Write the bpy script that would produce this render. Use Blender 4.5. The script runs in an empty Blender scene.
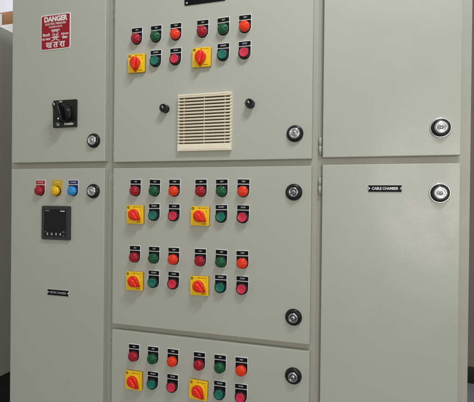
import bpy, bmesh, math, random
from mathutils import Vector, Matrix
random.seed(4)
PI = math.pi
sc = bpy.context.scene
COL = sc.collection
H = 1.35                       # height of the camera above the floor; sizes below are measured from it
mm = 0.001

# ------------------------------------------------------------------ materials
def new_mat(name):
    m = bpy.data.materials.new(name); m.use_nodes = True
    return m, m.node_tree, m.node_tree.nodes['Principled BSDF']

def plain(name, col, rough=.5, metal=0., coat=0., spec=.5, var=.06, vscale=60., bump=0., bscale=400., sub=0.):
    m, nt, b = new_mat(name)
    N, L = nt.nodes, nt.links
    tc = N.new('ShaderNodeTexCoord')
    no = N.new('ShaderNodeTexNoise'); no.inputs['Scale'].default_value = vscale; no.inputs['Detail'].default_value = 4
    L.new(tc.outputs['Object'], no.inputs['Vector'])
    mx = N.new('ShaderNodeMix'); mx.data_type = 'RGBA'
    mx.inputs[6].default_value = (*[c*(1-var) for c in col], 1)
    mx.inputs[7].default_value = (*[min(1, c*(1+var)) for c in col], 1)
    L.new(no.outputs['Fac'], mx.inputs[0]); L.new(mx.outputs[2], b.inputs['Base Color'])
    mr = N.new('ShaderNodeMapRange'); mr.inputs[3].default_value = max(.02, rough*.85); mr.inputs[4].default_value = min(1, rough*1.15)
    L.new(no.outputs['Fac'], mr.inputs[0]); L.new(mr.outputs[0], b.inputs['Roughness'])
    b.inputs['Metallic'].default_value = metal
    b.inputs['Coat Weight'].default_value = coat
    b.inputs['Coat Roughness'].default_value = .12
    b.inputs['Specular IOR Level'].default_value = spec
    if sub:
        b.inputs['Subsurface Weight'].default_value = sub
        b.inputs['Subsurface Radius'].default_value = (.004, .004, .004)
        b.inputs['Subsurface Scale'].default_value = 1
    if bump:
        n2 = N.new('ShaderNodeTexNoise'); n2.inputs['Scale'].default_value = bscale; n2.inputs['Detail'].default_value = 2
        L.new(tc.outputs['Object'], n2.inputs['Vector'])
        bp = N.new('ShaderNodeBump'); bp.inputs['Strength'].default_value = 1; bp.inputs['Distance'].default_value = bump
        L.new(n2.outputs['Fac'], bp.inputs['Height']); L.new(bp.outputs[0], b.inputs['Normal'])
    return m

def powder_paint(name, col, rough=.34):
    """semi-gloss powder coat: orange peel, slightly wavy sheet, faint handling marks"""
    m, nt, b = new_mat(name); N, L = nt.nodes, nt.links
    ge = N.new('ShaderNodeNewGeometry')
    def noise(s, d=3, r=.5):
        n = N.new('ShaderNodeTexNoise'); n.inputs['Scale'].default_value = s; n.inputs['Detail'].default_value = d
        n.inputs['Roughness'].default_value = r
        L.new(ge.outputs['Position'], n.inputs['Vector']); return n
    big = noise(3.1, 4, .6); mid = noise(38, 5, .6)
    mx = N.new('ShaderNodeMix'); mx.data_type = 'RGBA'
    mx.inputs[6].default_value = (col[0]*.97, col[1]*.975, col[2]*.95, 1); mx.inputs[7].default_value = (col[0]*1.03, col[1]*1.025, col[2]*1.05, 1)
    L.new(big.outputs['Fac'], mx.inputs[0])
    sm = N.new('ShaderNodeMapRange'); sm.inputs[1].default_value = .62; sm.inputs[2].default_value = .8
    sm.inputs[3].default_value = 0; sm.inputs[4].default_value = .24
    L.new(mid.outputs['Fac'], sm.inputs[0])
    m2 = N.new('ShaderNodeMix'); m2.data_type = 'RGBA'; m2.inputs[7].default_value = (col[0]*.72, col[1]*.7, col[2]*.66, 1)
    L.new(sm.outputs[0], m2.inputs[0]); L.new(mx.outputs[2], m2.inputs[6]); L.new(m2.outputs[2], b.inputs['Base Color'])
    vo = N.new('ShaderNodeTexVoronoi'); vo.inputs['Scale'].default_value = 42; L.new(ge.outputs['Position'], vo.inputs['Vector'])
    vs = N.new('ShaderNodeSeparateColor'); L.new(vo.outputs['Color'], vs.inputs[0])
    c1 = N.new('ShaderNodeMath'); c1.operation = 'GREATER_THAN'; c1.inputs[1].default_value = .93; L.new(vs.outputs[0], c1.inputs[0])
    c2 = N.new('ShaderNodeMapRange'); c2.inputs[1].default_value = .028; c2.inputs[2].default_value = .05; c2.inputs[3].default_value = .5; c2.inputs[4].default_value = 0
    L.new(vo.outputs['Distance'], c2.inputs[0])
    c3 = N.new('ShaderNodeMath'); c3.operation = 'MULTIPLY'; L.new(c1.outputs[0], c3.inputs[0]); L.new(c2.outputs[0], c3.inputs[1])
    m3 = N.new('ShaderNodeMix'); m3.data_type = 'RGBA'; m3.inputs[7].default_value = (.16, .14, .11, 1)
    L.new(c3.outputs[0], m3.inputs[0]); L.new(m2.outputs[2], m3.inputs[6]); L.new(m3.outputs[2], b.inputs['Base Color'])
    smg = noise(9, 6, .7); mr = N.new('ShaderNodeMapRange'); mr.inputs[1].default_value = .3; mr.inputs[2].default_value = .7
    mr.inputs[3].default_value = max(.05, rough-.05); mr.inputs[4].default_value = rough+.12
    L.new(smg.outputs['Fac'], mr.inputs[0]); L.new(mr.outputs[0], b.inputs['Roughness'])
    peel = noise(560, 1); wave = noise(7, 1)
    b1 = N.new('ShaderNodeBump'); b1.inputs['Distance'].default_value = .00042; b1.inputs['Strength'].default_value = .40
    L.new(peel.outputs['Fac'], b1.inputs['Height'])
    b2 = N.new('ShaderNodeBump'); b2.inputs['Distance'].default_value = .004; b2.inputs['Strength'].default_value = .5
    L.new(wave.outputs['Fac'], b2.inputs['Height']); L.new(b1.outputs[0], b2.inputs['Normal'])
    L.new(b2.outputs[0], b.inputs['Normal'])
    b.inputs['Specular IOR Level'].default_value = .5
    return m

def lens_mat(name, col):
    """unlit translucent plastic lamp dome with moulded ribs"""
    m = plain(name, col, .13, coat=.0, spec=.5, var=.2, vscale=260)
    nt = m.node_tree; N, L = nt.nodes, nt.links; b = N['Principled BSDF']
    tc = N.new('ShaderNodeTexCoord'); sp = N.new('ShaderNodeSeparateXYZ'); L.new(tc.outputs['Object'], sp.inputs[0])
    cb = N.new('ShaderNodeCombineXYZ'); L.new(sp.outputs['X'], cb.inputs['X']); L.new(sp.outputs['Z'], cb.inputs['Y'])
    ln = N.new('ShaderNodeVectorMath'); ln.operation = 'LENGTH'; L.new(cb.outputs[0], ln.inputs[0])
    mu = N.new('ShaderNodeMath'); mu.operation = 'MULTIPLY'; mu.inputs[1].default_value = 2*PI/.0021; L.new(ln.outputs['Value'], mu.inputs[0])
    si = N.new('ShaderNodeMath'); si.operation = 'SINE'; L.new(mu.outputs[0], si.inputs[0])
    bp = N.new('ShaderNodeBump'); bp.inputs['Distance'].default_value = .00026; bp.inputs['Strength'].default_value = .7
    L.new(si.outputs[0], bp.inputs['Height']); L.new(bp.outputs[0], b.inputs['Normal'])
    return m

M = {}
M['paint'] = powder_paint('cabinet paint', (.446, .448, .390), .27)
M['frame_paint'] = powder_paint('frame paint', (.40, .395, .335), .40)
M['paint_dark'] = powder_paint('neighbour paint', (.37, .37, .33), .45)
M['black'] = plain('black plastic', (.008, .008, .009), .3, spec=.35)
M['label_black'] = plain('legend black', (.006, .006, .009), .5, spec=.12)
M['gasket'] = plain('dark gasket', (.03, .03, .028), .7)
M['white'] = plain('white print', (.78, .78, .76), .45)
M['grey_print'] = plain('faint grey print', (.34, .35, .37), .5)
M['dimmed_chrome'] = plain('chromed zinc dimmed', (.46, .46, .48), .20, metal=1, bump=.0001, bscale=300)  # chrome with a dark room's reflection put into its colour
M['chrome'] = plain('chromed zinc', (.74, .74, .76), .17, metal=1, bump=.0001, bscale=300)
M['steel'] = plain('dull steel', (.5, .5, .47), .4, metal=.8)
M['yellow'] = plain('yellow plastic', (.93, .57, .005), .35, var=.08)
M['red_handle'] = plain('red handle plastic', (.86, .018, .003), .3, coat=.15)
M['ivory'] = plain('ivory plastic', (.86, .78, .61), .42, var=.05)
M['void'] = plain('dark louvre backing', (.10, .075, .05), .9)
M['sign_red'] = plain('danger enamel red', (.33, .006, .018), .4, spec=.3, coat=.0, var=.1, vscale=25)
M['lens_red'] = lens_mat('red lens', (.37, .001, .015))
M['lens_green'] = lens_mat('green lens', (.0, .088, .027))
M['lens_orange'] = lens_mat('orange lens', (.92, .035, .001))
M['lens_yellow'] = lens_mat('yellow lens', (.93, .50, .0))
M['lens_blue'] = lens_mat('blue lens', (.01, .28, .68))
M['cap_green'] = plain('green button cap', (.0, .16, .11), .35, coat=.2)
M['cap_red'] = plain('red button cap', (.66, .02, .06), .35, coat=.2)
M['lab_red'] = plain('legend red', (.4, .008, .015), .4)
M['lab_yellow'] = plain('legend yellow', (.62, .38, .0), .4)
M['lab_blue'] = plain('legend blue', (.005, .015, .10), .4)
M['meter'] = plain('meter bezel', (.034, .038, .037), .45, spec=.4)
M['screen'] = plain('meter glass', (.005, .005, .010), .1, spec=.3)
M['green_print'] = plain('green print', (.01, .12, .06), .5)
M['carton'] = plain('brown carton', (.36, .17, .06), .8)
M['wall'] = plain('pale wall paint', (.60, .60, .68), .8, vscale=3, var=.12)
M['brown'] = plain('brown partition', (.26, .20, .185), .6, vscale=4, var=.15)
M['floor'] = plain('grey floor', (.30, .31, .33), .4, vscale=5, var=.12)
M['shelf'] = plain('white shelf', (.62, .61, .60), .5)
M['dark_fill'] = plain('black steel and dark fill', (.015, .015, .014), .6)

# ------------------------------------------------------------------ mesh building (y negative = out of the door, towards the viewer)
class MB:
    def __init__(s):
        s.bm = bmesh.new(); s.mats = []
    def mi(s, m):
        if m not in s.mats: s.mats.append(m)
        return s.mats.index(m)
    def _tag(s, faces, m, smooth=False):
        i = s.mi(m)
        for f in faces: f.material_index = i; f.smooth = smooth
    def box(s, x0, x1, y0, y1, z0, z1, m, bev=0., seg=2):
        b = bmesh.new(); bmesh.ops.create_cube(b, size=1)
        for v in b.verts:
            v.co = Vector(((x0+x1)/2+v.co.x*(x1-x0), (y0+y1)/2+v.co.y*(y1-y0), (z0+z1)/2+v.co.z*(z1-z0)))
        if bev: bmesh.ops.bevel(b, geom=b.edges[:], offset=bev, segments=seg, affect='EDGES', profile=.5)
        s.join(b, m, bool(bev)); return s
    def join(s, b, m, smooth=False, M4=None):
        i = s.mi(m); vm = {}
        for v in b.verts: vm[v] = s.bm.verts.new(M4 @ v.co if M4 else v.co)
        for f in b.faces:
            try: g = s.bm.faces.new([vm[v] for v in f.verts])
            except ValueError: continue
            g.material_index = i; g.smooth = smooth
        b.free()
    def prism(s, pts, y0, y1, m, bev=0., M4=None):
        """outline in x,z, from back y0 to front y1 (y1 < y0), front edge rounded by bev"""
        b = bmesh.new()
        vs = [b.verts.new((x, y0, z)) for x, z in pts]
        f = b.faces.new(vs)
        r = bmesh.ops.extrude_face_region(b, geom=[f])
        nv = [g for g in r['geom'] if isinstance(g, bmesh.types.BMVert)]
        for v in nv: v.co.y = y1
        bmesh.ops.recalc_face_normals(b, faces=b.faces[:])
        if bev:
            ed = [e for e in b.edges if all(abs(v.co.y-y1) < 1e-7 for v in e.verts)]
            bmesh.ops.bevel(b, geom=ed, offset=bev, segments=3, affect='EDGES', profile=.5)
        s.join(b, m, bool(bev), M4); return s
    def lathe(s, prof, m, seg=48, cx=0, cz=0, smooth=True, fl=None):
        """prof: (radius, y) from outside/back to front centre"""
        rings = []
        for r, y in prof:
            if r < 1e-7: rings.append([s.bm.verts.new((cx, y, cz))])
            else: rings.append([s.bm.verts.new((cx+(r*(fl(k) if fl else 1))*math.cos(2*PI*k/seg), y, cz+(r*(fl(k) if fl else 1))*math.sin(2*PI*k/seg))) for k in range(seg)])
        fs = []
        for a, b in zip(rings, rings[1:]):
            for k in range(seg):
                k2 = (k+1) % seg
                if len(b) == 1 and len(a) > 1: q = [a[k], a[k2], b[0]]
                elif len(a) == 1 and len(b) > 1: q = [a[0], b[k2], b[k]]
                else: q = [a[k], a[k2], b[k2], b[k]]
                fs.append(s.bm.faces.new(q))
        s._tag(fs, m, smooth); return s
    def text(s, body, size, x, z, y, m, align='CENTER', bold=0., sx=1., rot=0., space=1.):
        cu = bpy.data.curves.new('lettering', 'FONT'); cu.body = body; cu.size = size; cu.align_x = align; cu.align_y = 'CENTER'
        cu.offset = bold; cu.resolution_u = 3; cu.space_character = space
        o = bpy.data.objects.new('lettering', cu); COL.objects.link(o)
        bpy.context.view_layer.update()
        me = bpy.data.meshes.new_from_object(o.evaluated_get(bpy.context.evaluated_depsgraph_get()))
        b = bmesh.new(); b.from_mesh(me)
        bpy.data.objects.remove(o); bpy.data.curves.remove(cu); bpy.data.meshes.remove(me)
        M4 = Matrix.Translation((x, y, z)) @ Matrix.Rotation(-rot, 4, 'Y') @ Matrix.Rotation(PI/2, 4, 'X') @ Matrix.Diagonal((sx, 1, 1, 1))
        s.join(b, m, False, M4); return s
    def build(s, name, parent=None, loc=(0, 0, 0), recalc=False, weighted=False):
        if recalc: bmesh.ops.recalc_face_normals(s.bm, faces=s.bm.faces[:])
        me = bpy.data.meshes.new(name); s.bm.to_mesh(me); s.bm.free()
        for m in s.mats: me.materials.append(m)
        o = bpy.data.objects.new(name, me); COL.objects.link(o)
        place(o, parent, loc)
        if weighted:
            w = o.modifiers.new('shading', 'WEIGHTED_NORMAL'); w.keep_sharp = True
        return o

WORLD = {}
def place(o, parent, loc):
    loc = Vector(loc); WORLD[o.name] = loc
    if parent is not None:
        o.parent = parent; o.location = loc - WORLD[parent.name]
    else: o.location = loc

def rrect(w, h, r, cx=0, cz=0, n=5):
    p = []
    for sx, sz, a0 in ((1, 1, 0), (-1, 1, 90), (-1, -1, 180), (1, -1, 270)):
        for k in range(n+1):
            a = math.radians(a0+90*k/n)
            p.append((cx+sx*(w/2-r)+r*math.cos(a), cz+sz*(h/2-r)+r*math.sin(a)))
    return p

def tag(o, label=None, cat=None, group=None, kind=None):
    if label: o['label'] = label
    if cat: o['category'] = cat
    if group: o['group'] = group
    if kind: o['kind'] = kind
    return o

def copy_part(o, parent, loc, label=None):
    c = o.copy(); COL.objects.link(c); place(c, parent, loc)
    if label: c['label'] = label
    for ch in list(o.children):
        d = ch.copy(); COL.objects.link(d); d.parent = c; d.location = ch.location.copy()
        WORLD[d.name] = Vector(loc) + d.location
    return c

# ------------------------------------------------------------------ the control cabinet
cab = bpy.data.objects.new('control_cabinet', None); COL.objects.link(cab)
place(cab, None, (-.38, .3, 0))
tag(cab, 'large grey-green electrical control cabinet with rows of coloured lamps and yellow switches', 'control cabinet')
FY = .019                                   # frame face, behind the door faces
Z = lambda z: z + H
for x0, x1 in ((-1.0205, -.6655), (-.6649, -.09055), (-.0905, .2435)):
    b = MB(); b.box(x0, x1, FY, .62, Z(-1.24), Z(.76), M['frame_paint'], .0004, 2)
    b.build('bay_frame', cab, recalc=True, weighted=True)
b = MB(); b.box(-1.0, .238, .03, .60, Z(-1.35), Z(-1.2405), M['dark_fill'], .002); b.build('plinth', cab, recalc=True)

def door(x0, x1, z0, z1):
    d = MB(); cx, cz = (x0+x1)/2, (z0+z1)/2
    w, h = x1-x0, z1-z0
    d.box(-w/2, w/2, 0, .0187, -h/2, h/2, M['paint'], .0019, 3)
    return d.build('door', cab, (cx, 0, Z(cz)), recalc=True, weighted=True)
C1, C2, C3 = (-1.002, -.678), (-.650, -.1035), (-.078, .2205)
doors = {}
for key, (cx, z0, z1) in dict(d1u=(C1, .1015, .72), d1l=(C1, -1.19, .0835), d2a=(C2, .0985, .72), d2b=(C2, -.3515, .082),
                              d2c=(C2, -.80, -.368), d2d=(C2, -1.19, -.817), d3u=(C3, .101, .72), d3l=(C3, -1.19, .084)).items():
    doors[key] = door(cx[0], cx[1], z0, z1)

# hinges: a pin barrel with a small leaf on the left of every door
def hinge_mb():
    h = MB()
    h.lathe([(0, .003), (.0034, .003), (.0036, .004), (.0036, .0), (.003, -.0)], M['steel'], 8)
    return h
hb = MB()
def barrel(hb, z0, z1, r, m):
    b = bmesh.new(); bmesh.ops.create_cone(b, cap_ends=True, segments=16, radius1=r, radius2=r, depth=z1-z0)
    hb.join(b, m, True, Matrix.Translation((0, 0, (z0+z1)/2)))
barrel(hb, -.020, -.0005, .0036, M['paint']); barrel(hb, .0005, .020, .0036, M['paint']); barrel(hb, -.0225, .0225, .0017, M['steel'])
hb.box(.0, .0055, .0015, .0035, -.019, .019, M['paint'])
h0 = None
for cx, zs in ((C1, (.131, .034, .52, -.95)), (C2, (.131, .034, .52, -.318, -.404, -.76)), (C3, (.131, .034, .52, -.95))):
    for z in zs:
        loc = (cx[0]-.0062, .0125, Z(z))
        if h0 is None: h0 = hb.build('hinge', cab, loc, weighted=True)
        else: copy_part(h0, cab, loc)

# ---- legend plates
def plate_outline(w, h, grow=0.):
    """flat top, round bottom; origin is the lamp axis, 31 mm under the top edge"""
    r = w/2+grow; top = .031+grow
    p = [(r, 0)] + [(r*math.cos(a), r*math.sin(a)) for a in [-PI*k/20 for k in range(1, 20)]] + [(-r, 0)]
    rc = .0015
    p += [(-r, top-rc), (-r+rc*.3, top-rc*.3), (-r+rc, top), (r-rc, top), (r-rc*.3, top-rc*.3), (r, top-rc)]
    return p[::-1]
def legend(text, face, border, ts=.0062):
    l = MB()
    l.prism(plate_outline(.032, 0, .0009), 0, -.0012, border, .0004)
    l.prism(rrect(.0312, .0108, .0008, 0, .0250), -.0012, -.0018, face)
    r = .0156
    p = [(r, 0)] + [(r*math.cos(a), r*math.sin(a)) for a in [-PI*k/20 for k in range(1, 20)]] + [(-r, 0), (-r, .0175), (r, .0175)]
    l.prism(p[::-1], -.0012, -.0018, face)
    l.text(text, ts, 0, .0250, -.0019, M['white'], bold=.00003)
    return l

def lamp(lens, text, face, border, label, loc, ts=.0048):
    k = MB()                                  # bezel ring
    k.lathe([(.0148, -.0012), (.0149, -.0035), (.0143, -.0048), (.0128, -.0050), (.0128, -.004)], M['black'])
    o = k.build('indicator_lamp', cab, loc, recalc=True); o['label'] = label
    legend(text, face, border, ts).build('legend_plate', o, loc)
    q = MB()
    pr = [(.0133, -.0045), (.0136, -.0085), (.0134, -.0105)]
    for i in range(1, 11):
        a = PI/2*i/10
        pr.append((.0134*math.cos(a), -.0105-.0062*math.sin(a)))
    pr[-1] = (0, pr[-1][1])
    q.lathe(pr, lens, 64).build('lens', o, loc, recalc=True)
    return o
def button(cap, text, label, loc):
    k = MB()
    k.lathe([(.0146, -.0012), (.0148, -.0085), (.0143, -.0100), (.0124, -.0103), (.0120, -.0095), (.0119, -.004)], M['black'], 56)
    o = k.build('push_button', cab, loc, recalc=True); o['label'] = label
    legend(text, M['label_black'], M['white'], .0052).build('legend_plate', o, loc)
    q = MB()
    q.lathe([(.0116, -.004), (.0117, -.0118), (.0111, -.0128), (.0098, -.0129), (.0088, -.0124), (0, -.0122)], cap, 56)
    q.build('button_cap', o, loc, recalc=True)
    return o

# ---- yellow rotary switch
def rotary(loc, ang):
    p = MB()
    p.prism(rrect(.0505, .0505, .003), 0, -.0085, M['yellow'], .0012)
    y = -.0087
    p.text('O', .0052, -.0005, .0205, y, M['label_black'], bold=.0002)
    p.text('1', .0052, .0180, .0115, y, M['label_black'], bold=.0002)
    p.lathe([(.0036, y), (.0030, y-.0001), (.0021, y-.0001)], M['label_black'], 20, -.0195, .0195)
    p.text('1', .0042, -.0195, .0195, y-.0001, M['label_black'], bold=.0002)
    p.prism([(.004, .0210), (.020, .0210), (.020, .0204), (.004, .0204)][::-1], y+.0001, y-.0001, M['label_black'])
    p.prism([(.006, -.0205), (.020, -.0205), (.020, -.0193), (.006, -.0193)], y+.0001, y-.0001, M['label_black'])
    p.lathe([(.0165, -.008), (.0165, -.0112), (.0158, -.0118), (0, -.0118)], M['yellow'], 48)
    o = p.build('rotary_switch', cab, loc, recalc=True, weighted=True)
    o['label'] = 'yellow square rotary switch'
    h = MB()
    R4 = Matrix.Rotation(-ang, 4, 'Y')
    def tear(r, tip, n=26):
        a0 = math.acos(r/tip)
        pts = [(tip, 0)]
        for k in range(n+1):
            a = a0+(2*PI-2*a0)*k/n
            pts.append((r*math.cos(a), r*math.sin(a)))
        return pts
    h.prism(tear(.0150, .0250), -.0116, -.0200, M['red_handle'], .0030, R4)
    # raised finger grip running along the pointer
    g = [(.0225, 0), (.015, .0042), (.003, .0078), (-.007, .0078), (-.0130, .003), (-.0130, -.003), (-.007, -.0078), (.003, -.0078), (.015, -.0042)]
    h.prism(g, -.0195, -.0265, M['red_handle'], .0034, R4)
    h.build('handle', o, loc, recalc=True, weighted=True)
    return o

cols = (-.595, -.5372, -.4792, -.4035, -.3465, -.2895)
rows = ((.464, .398, -1.57), (.0500, -.0155, -.66), (-.1310, -.1955, -.62), (-.4015, -.4690, -.66))
protos = {}
def put(key, mk, loc, label):
    if key in protos: return copy_part(protos[key], cab, loc, label)
    protos[key] = mk(loc); return protos[key]
def turn(o, k=.014):
    o.rotation_euler.y = random.gauss(0, k); return o
for rt, rb, ang in rows:
    for g in (0, 3):
        for k, (ln, tx, nm) in enumerate((('lens_red', 'ON', 'red'), ('lens_green', 'OFF', 'green'), ('lens_orange', 'TRIP', 'orange'))):
            loc = (cols[g+k]+.016, 0, Z(rt-.031))
            turn(put(nm, lambda l: lamp(M[ln], tx, M['label_black'], M['white'], nm+' indicator lamp', l), loc, nm+' indicator lamp'))
        for k, (cp, tx, nm) in ((1, ('cap_green', 'START', 'green')), (2, ('cap_red', 'STOP', 'pink-red'))):
            loc = (cols[g+k]+.0158, 0, Z(rb-.031))
            turn(put('b'+nm, lambda l: button(M[cp], tx, nm+' push button', l), loc, nm+' push button'))
        zc = (rt+rb)/2
        cx = -.5770 if g == 0 else -.3880
        zs = {.464: .3655, .05: -.0455, -.131: -.2265, -.4015: -.4980}[rt]
        turn(rotary((cx, 0, Z(zs)), ang+random.uniform(-.07, .07)), .012)

# phase lamps on the left bay
for x, ln, lab, nm, tx in ((-.894, 'lens_red', 'lab_red', 'red', 'R PHASE'), (-.8365, 'lens_yellow', 'lab_yellow', 'yellow', 'Y PHASE'), (-.7795, 'lens_blue', 'lab_blue', 'blue', 'B PHASE')):
    lamp(M[ln], tx, M[lab], M['white'] if nm != 'yellow' else M['lab_yellow'], nm+' phase lamp', (x, 0, Z(.0180)), .0050)

# ---- locks
def lock(loc, rim, core='chrome'):
    k = MB(); a = (.0134 if core == 'chrome' else .0122) if not rim else .0142
    if rim:
        k.lathe([(.0225, 0), (.0225, -.0022), (.0216, -.0034), (.0202, -.0034), (.0196, -.0024)], M['chrome'])
        k.lathe([(.0197, -.001), (.0195, -.0046), (.0180, -.0070), (a+.002, -.0080), (a+.0004, -.0078), (a+.0002, -.004)], M['black'])
    else:
        k.lathe([(.0205, 0), (.0205, -.0026), (.0196, -.0046), (.0184, -.0056), (.0181, -.0064), (.0176, -.0066), (.0160, -.0080), (a+.0006, -.0082), (a+.0002, -.004)], M['black'])
    o = k.build('door_lock', cab, loc, recalc=True)
    q = MB()
    q.lathe([(a, -.004), (a, -.0098), (a-.0008, -.0112), (a-.0020, -.0122), (a-.0040, -.0126), (.0082, -.0118), (.0078, -.0092), (.0060, -.0088)], M[core], 48)
    q.lathe([(.0060, -.0088), (.0058, -.0125), (.0048, -.0136), (0, -.0138)], M[core], 32)
    q.prism(rrect(.0066, .0018, .0004), -.0138, -.0140, M['black'], 0, Matrix.Rotation(.5, 4, 'Y'))
    q.build('lock_barrel', o, loc, recalc=True)
    o.rotation_euler.y = random.uniform(-.6, .6)
    return o
l0 = l1 = l2 = None
for x, z in ((-.7135, .1605), (-.7135, .0178), (-.1445, .1605)):
    l0 = lock((x, 0, Z(z)), False) if l0 is None else (copy_part(l0, cab, (x, 0, Z(z))), l0)[1]
for x, z in ((-.1455, .0178), (-.1430, -.2875), (-.1420, -.4310)):
    l2 = lock((x, 0, Z(z)), False, 'dimmed_chrome') if l2 is None else (copy_part(l2, cab, (x, 0, Z(z))), l2)[1]
for x, z in ((.1790, .1625), (.1790, .0175)):
    l1 = lock((x, 0, Z(z)), True) if l1 is None else (copy_part(l1, cab, (x, 0, Z(z))), l1)[1]

# ---- two black knobs either side of the vent
k = MB()
k.lathe([(.0112, 0), (.0112, -.0015), (.0096, -.002), (.0096, -.0035), (.0104, -.0045), (.0108, -.0155), (.0104, -.0172), (.0094, -.018), (.0080, -.0178), (.0072, -.0173), (0, -.0173)],
        M['black'], 72, fl=lambda i: 1.0 if i % 3 else .975)
k.prism([(-.0009, -.001), (.0009, -.001), (.0009, .006), (-.0009, .006)], -.0173, -.0176, M['white'], 0, Matrix.Rotation(-.5, 4, 'Y'))
k0 = k.build('knob', cab, (-.4915, 0, Z(.2385)), recalc=True)
copy_part(k0, cab, (-.2570, 0, Z(.2385)))

# ---- vent grille
vx, vz, vw, vh = -.3790, .1975, .1475, .1480
v = MB(); y1 = -.010
v.box(-vw/2, vw/2, -.0015, 0, -vh/2, vh/2, M['ivory'], .0004)
v.box(-vw/2+.0005, -vw/2+.004, y1+.002, -.0015, -vh/2+.018, vh/2-.001, M['ivory'], .0006)
v.box(vw/2-.004, vw/2-.0005, y1+.002, -.0015, -vh/2+.018, vh/2-.001, M['ivory'], .0006)
v.box(-vw/2, vw/2, y1, -.0015, -vh/2, -vh/2+.0185, M['ivory'], .0012)
v.box(-vw/2+.006, vw/2-.006, y1-.0006, y1-.0001, -vh/2+.004, -vh/2+.0145, M['ivory'], .0003)
v.box(-vw/2, vw/2, y1, -.0015, vh/2-.004, vh/2, M['ivory'], .0012)
vg = v.build('vent_grille', cab, (vx, 0, Z(vz)), recalc=True, weighted=True)
v = MB(); v.box(-vw/2+.004, vw/2-.004, -.0035, -.0016, -vh/2+.0187, vh/2-.0042, M['void']); v.build('louvre_backing', vg, (vx, 0, Z(vz)), recalc=True)  # flat dark sheet filling the gaps behind the louvres
v = MB(); n = 15; zb, zt = -vh/2+.0185, vh/2-.004
for i in range(n):
    z = zb+(zt-zb)*(i+.72)/n
    b = bmesh.new(); bmesh.ops.create_cube(b, size=1)
    for q in b.verts: q.co = Vector((q.co.x*(vw-.0005), q.co.y*.0078, q.co.z*.0039))
    bmesh.ops.bevel(b, geom=[e for e in b.edges if abs(e.verts[0].co.x-e.verts[1].co.x) > .01], offset=.0007, segments=2, affect='EDGES')
    v.join(b, M['ivory'], True, Matrix.Translation((0, -.0072, z)) @ Matrix.Rotation(.42, 4, 'X'))
v.build('louvres', vg, (vx, 0, Z(vz)), recalc=True, weighted=True)
v = MB()
for x in (-.0565, 0, .0565): v.box(x-.0007, x+.0007, -.0070, -.0036, zb, zt, M['ivory'])
v.build('rib', vg, (vx, 0, Z(vz)), recalc=True)

# ---- danger plate
dx, dz = -.8455, .4810
s = MB()
s.prism(rrect(.1030, .1030, .006), 0, -.0012, M['white'], .0003)
s.prism(rrect(.0975, .0975, .0045), -.0012, -.0014, M['sign_red'])
y = -.0016; W = M['white']
s.text('DANGER', .0205, 0, .0375, y, W, bold=.0010, sx=.96)
s.text('ELECTRIC PRESSURE', .0078, 0, .0238, y, W, bold=.00015, sx=1.02)
s.text('415/440 VOLTS', .0070, .0, .0148, y, W, bold=.00015, sx=1.0)
s.text('\u0938\u093e\u0935\u0927\u093e\u0928', .0098, 0, .0040, y, W, bold=.0002)
s.text('\u093f\u092c\u091c\u0932\u0940', .0100, -.0320, -.0080, y, W, bold=.0002)
s.text('\u0915\u093e \u0926\u092c\u093e\u0935', .0088, -.0320, -.0195, y, W, bold=.0002)
s.text('\u0967\u0967\u0966\u0966\u0966', .0095, .0325, -.0085, y, W, bold=.0004)
s.text('\u0935\u094b\u0932\u091f', .0088, .0325, -.0190, y, W, bold=.0004)
for t_, x_, b_ in (('\u0916', -.0225, .00025), ('\u0924', .0010, .0006), ('\u0930\u093e', .0235, .0006)): s.text(t_, .0235, x_, -.0375, y, W, bold=b_, sx=1.15)
# skull over crossed bones
s.lathe([(.0102, y), (.0088, y-.0001)], W, 28, 0, -.0070)
for sx in (-1, 1):
    s.lathe([(.0024, y), (0, y-.0001)], W, 14, sx*.0036, -.0080)
s.prism([(-.0050, -.0162), (.0050, -.0162), (.0056, -.0130), (-.0056, -.0130)][::-1], y+.0001, y-.0001, W)
for a in (.42, -.42):
    s.prism(rrect(.0300, .0020, .0009), y+.0001, y-.0001, W, 0, Matrix.Translation((0, 0, -.0205)) @ Matrix.Rotation(a, 4, 'Y'))
s.build('danger_sign', cab, (dx, 0, Z(dz)), recalc=False)

# ---- engraved name plates
def nameplate(w, h, text, ts, loc, sx=1., ink='white'):
    p = MB(); n = .0028
    pts = [(w/2, h/2), (-w/2, h/2), (-w/2+n*.3, h*.25), (-w/2+n, 0), (-w/2+n*.3, -h*.25), (-w/2, -h/2), (w/2, -h/2), (w/2-n*.3, -h*.25), (w/2-n, 0), (w/2-n*.3, h*.25)]
    p.prism([(a*1.012, b*1.06) for a, b in pts], 0, -.0010, M['white'], 0)
    p.prism(pts, -.0010, -.0016, M['label_black'], 0)
    if text: p.text(text, ts, 0, 0, -.0018, M[ink], bold=.00022, sx=sx)
    o = p.build('nameplate', cab, loc, recalc=True)
    for sg in (-1, 1):
        q = MB(); q.lathe([(.0030, -.0010), (.0029, -.0022), (.0020, -.0031), (0, -.0034)], M['chrome'], 20)
        q.build('screw', o, (loc[0]+sg*(w/2-n*.5-.0006), 0, loc[2]), recalc=True)
    return o
nameplate(.0730, .0155, 'CABLE CHAMBER', .0086, (.0638, 0, Z(.0272)), .86)
nameplate(.0735, .0165, 'METER CHAMBER', .0082, (-.8295, 0, Z(-.2785)), .88, 'grey_print')
# large plate whose lower edge reaches into view at the top
p = MB(); p.prism(rrect(.1135, .060, .003), 0, -.0022, M['label_black'], .0005)
tp = p.build('nameplate', cab, (-.3825, 0, Z(.5375)), recalc=True)
for sx in (-1, 1):
    for sz in (-1, 1):
        q = MB(); q.lathe([(.0030, -.0022), (.0029, -.0032), (.0018, -.0040), (0, -.0042)], M['chrome'], 20)
        q.build('screw', tp, (-.3825+sx*.0500, 0, Z(.5375+sz*.0245)), recalc=True)

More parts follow.
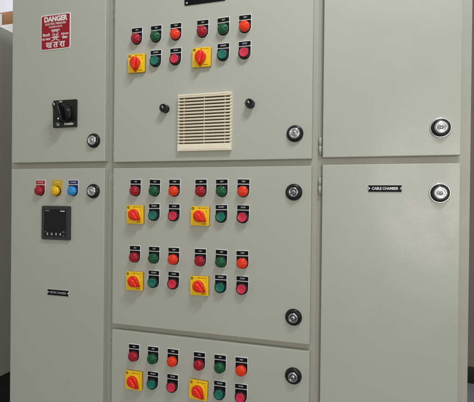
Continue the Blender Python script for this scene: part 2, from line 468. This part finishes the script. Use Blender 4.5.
# ---- main isolator on the left bay
loc = (-.8085, 0, Z(.2405))
p = MB()
p.prism(rrect(.0790, .0790, .002), 0, -.0060, M['black'], .0008)
y = -.0062
p.prism(rrect(.0740, .0150, .0005, 0, -.0300), -.0060, y, M['dark_fill'])
p.prism(rrect(.0135, .0115, .0012, -.0225, -.0300), y, y-.0002, M['green_print'])
p.text('I', .0085, -.0235, -.0300, y-.0004, W, bold=.0004); p.text('o', .0085, -.0195, -.0310, y-.0004, W, bold=.0004)
p.text('Schneider', .0092, .0155, -.0300, y-.0002, W, bold=.0003, sx=.86)
p.text('OFF', .0055, -.0130, .0345, y-.0002, W, bold=.0002)
p.lathe([(.0265, -.0058), (.0265, -.0115), (.0255, -.0125), (.0215, -.0125), (.0205, -.0190), (.0190, -.0205), (0, -.0205)], M['black'], 64)
iso = p.build('main_switch', cab, loc, recalc=True, weighted=True)
h = MB(); R4 = Matrix.Rotation(-.34, 4, 'Y')
h.prism([(-.0075, -.026), (.0075, -.026), (.0095, -.008), (.0095, .010), (.0065, .027), (-.0065, .027), (-.0095, .010), (-.0095, -.008)], -.0200, -.0400, M['black'], .0025, R4)
h.prism([(-.0014, .018), (.0014, .018), (.0014, .0245), (-.0014, .0245)], -.0400, -.0403, W, 0, R4)
h.prism(rrect(.0045, .0040, .001, 0, -.0225), -.0400, -.0403, W, 0, R4)
h.build('handle', iso, loc, recalc=True, weighted=True)

# ---- digital meter
loc = (-.8365, 0, Z(-.0750))
p = MB()
p.prism(rrect(.0975, .0985, .004), 0, -.0065, M['meter'], .0012)
p.prism(rrect(.0840, .0860, .003, -.001, .0), -.0065, -.0074, M['meter'], .0005)
mt = p.build('panel_meter', cab, loc, recalc=True, weighted=True)
p = MB(); p.prism(rrect(.0760, .0790, .0015), -.0074, -.0078, M['screen'])
y = -.0080
p.prism(rrect(.0140, .0018, .0004, -.0270, .0355), y+.0001, y-.0001, M['grey_print'])
p.prism(rrect(.0150, .0026, .0004, .0255, .0345), y+.0001, y-.0001, M['white'])
p.prism(rrect(.0030, .0022, .0004, -.0330, -.0265), y+.0001, y-.0001, M['grey_print'])
p.prism(rrect(.0070, .0018, .0004, .0300, -.0255), y+.0001, y-.0001, M['grey_print'])
p.prism(rrect(.0060, .0014, .0004, .0300, -.0365), y+.0001, y-.0001, M['grey_print'])
p.build('screen', mt, loc, recalc=True)
for x in (-.0255, -.0105, .0045, .0190):
    p = MB(); p.prism(rrect(.0048, .0080, .0023), -.0078, -.0090, M['grey_print'], .0005); p.build('key', mt, (loc[0]+x, 0, loc[2]-.0325), recalc=True)

# ------------------------------------------------------------------ what shows beside the cabinet
nb = bpy.data.objects.new('side_cabinet', None); COL.objects.link(nb); place(nb, None, (-1.6, .2, 0))
tag(nb, 'darker grey cabinet over a black block for the shade beneath, seen as a narrow strip at the left edge', 'side cabinet')
b = MB(); b.box(-1.95, -1.30, -.10, .62, Z(-.690), Z(.644), M['paint_dark'], .004); b.build('cabinet_body', nb, recalc=True, weighted=True)
b = MB()
b.box(-1.93, -1.33, -.08, .60, Z(-1.349), Z(-.6905), M['dark_fill'], .003); b.build('dark_fill', nb, recalc=True)  # solid black block added for the shade under the side cabinet
b = MB(); b.box(-2.9, -1.62, .79, 1.25, 0, Z(.935), M['shelf'], .003)
o = b.build('storage_unit', None, recalc=True); tag(o, 'white storage unit under the brown carton at the top left edge', 'storage unit')
ct = bpy.data.objects.new('carton', None); COL.objects.link(ct); place(ct, None, (-2.2, 1.0, Z(.936)))
tag(ct, 'brown cardboard carton with a pale label at the top left edge', 'carton')
b = MB(); b.box(-2.35, -1.70, .80, 1.2, Z(.936), Z(1.010), M['carton'], .002); b.build('box', ct, recalc=True)
b = MB(); b.box(-2.15, -1.873, .7975, .7995, Z(.940), Z(1.001), M['shelf']); b.build('label', ct, recalc=True)
b = MB(); b.box(-1.9, -1.2, .85, .90, 0.001, .035, M['shelf'], .004)
o = b.build('cable_trunking', None, recalc=True); tag(o, 'pale cable trunking on the floor at the bottom left edge', 'cable trunking')

def sheet(name, x0, x1, y0, y1, z0, z1, m, th=.02):
    b = MB(); b.box(x0, x1, y0, y1, z0, z1, m); o = b.build(name, None, recalc=True); tag(o, kind='structure'); return o
sheet('floor', -6, 6, -6, 6, -.05, 0, M['floor'])
sheet('back_wall', -6, .2, 2.41, 2.6, 0, 3.4, M['wall'])
sheet('wall', .21, 6, 2.41, 2.6, 0, 3.4, M['brown'])
b = MB(); b.box(.22, 6, 2.395, 2.409, 0, .12, M['dark_fill'], .002); o = b.build('skirting', None, recalc=True); tag(o, kind='structure')

# ------------------------------------------------------------------ camera (29 mm-like phone lens one metre from the doors)
a, p_, r = 2.82465386e-01, -5.11225295e-03, -1.02345366e-02
ca, sa, cp, sp, cr, sr = math.cos(a), math.sin(a), math.cos(p_), math.sin(p_), math.cos(r), math.sin(r)
Rz = Matrix(((cr, -sr, 0), (sr, cr, 0), (0, 0, 1))); Rx = Matrix(((1, 0, 0), (0, cp, -sp), (0, sp, cp))); Ry = Matrix(((ca, 0, -sa), (0, 1, 0), (sa, 0, ca)))
R = Ry @ Rx @ Rz
cv = lambda v: Vector((v[0], v[2], -v[1]))
right, up, back = cv(R @ Vector((1, 0, 0))), cv(R @ Vector((0, -1, 0))), cv(R @ Vector((0, 0, -1)))
cam = bpy.data.cameras.new('camera'); co = bpy.data.objects.new('camera', cam); COL.objects.link(co)
m4 = Matrix((right, up, back)).transposed().to_4x4(); m4.translation = Vector((0, -1.0, H)); co.matrix_world = m4
cam.sensor_width = 36; cam.sensor_fit = 'HORIZONTAL'; cam.lens = 409.42/474*36; cam.clip_end = 100; cam.clip_start = .01
sc.camera = co

# ------------------------------------------------------------------ light
def area(name, loc, target, sx, sy, power, col):
    l = bpy.data.lights.new(name, 'AREA'); l.shape = 'RECTANGLE'; l.size = sx; l.size_y = sy; l.energy = power; l.color = col
    o = bpy.data.objects.new(name, l); COL.objects.link(o); o.location = loc
    d = Vector(target)-Vector(loc); o.rotation_euler = d.to_track_quat('-Z', 'Y').to_euler(); return o
area('ceiling_lamp', (.25, -.75, Z(1.45)), (-.4, 0, Z(.0)), .48, .12, 15.2, (.90, .94, 1))
area('window_light', (.72, -2.6, Z(.03)), (.1, 0, Z(-.05)), .80, .95, 19.5, (1, .98, .88))
area('back_wall_fill', (-2.9, .5, Z(1.95)), (-2.6, 2.4, Z(1.2)), .7, .7, 42, (1, .98, .98))  # added fill to brighten the back wall, no known lamp there
w = bpy.data.worlds.new('World'); sc.world = w; w.use_nodes = True
nt = w.node_tree; bg = nt.nodes['Background']           # soft room light: cool from the ceiling side, warmer from the floor side
tc = nt.nodes.new('ShaderNodeTexCoord'); sp = nt.nodes.new('ShaderNodeSeparateXYZ'); nt.links.new(tc.outputs['Generated'], sp.inputs[0])
mr = nt.nodes.new('ShaderNodeMapRange'); mr.inputs[1].default_value = -.6; mr.inputs[2].default_value = .6; nt.links.new(sp.outputs['Z'], mr.inputs[0])
mx = nt.nodes.new('ShaderNodeMix'); mx.data_type = 'RGBA'; mx.inputs[6].default_value = (.98, .92, .50, 1); mx.inputs[7].default_value = (.975, .99, 1.06, 1)
nt.links.new(mr.outputs[0], mx.inputs[0]); nt.links.new(mx.outputs[2], bg.inputs[0]); bg.inputs[1].default_value = .430
sc.view_settings.view_transform = 'Standard'; sc.view_settings.look = 'None'; sc.view_settings.exposure = .05; sc.view_settings.gamma = 1
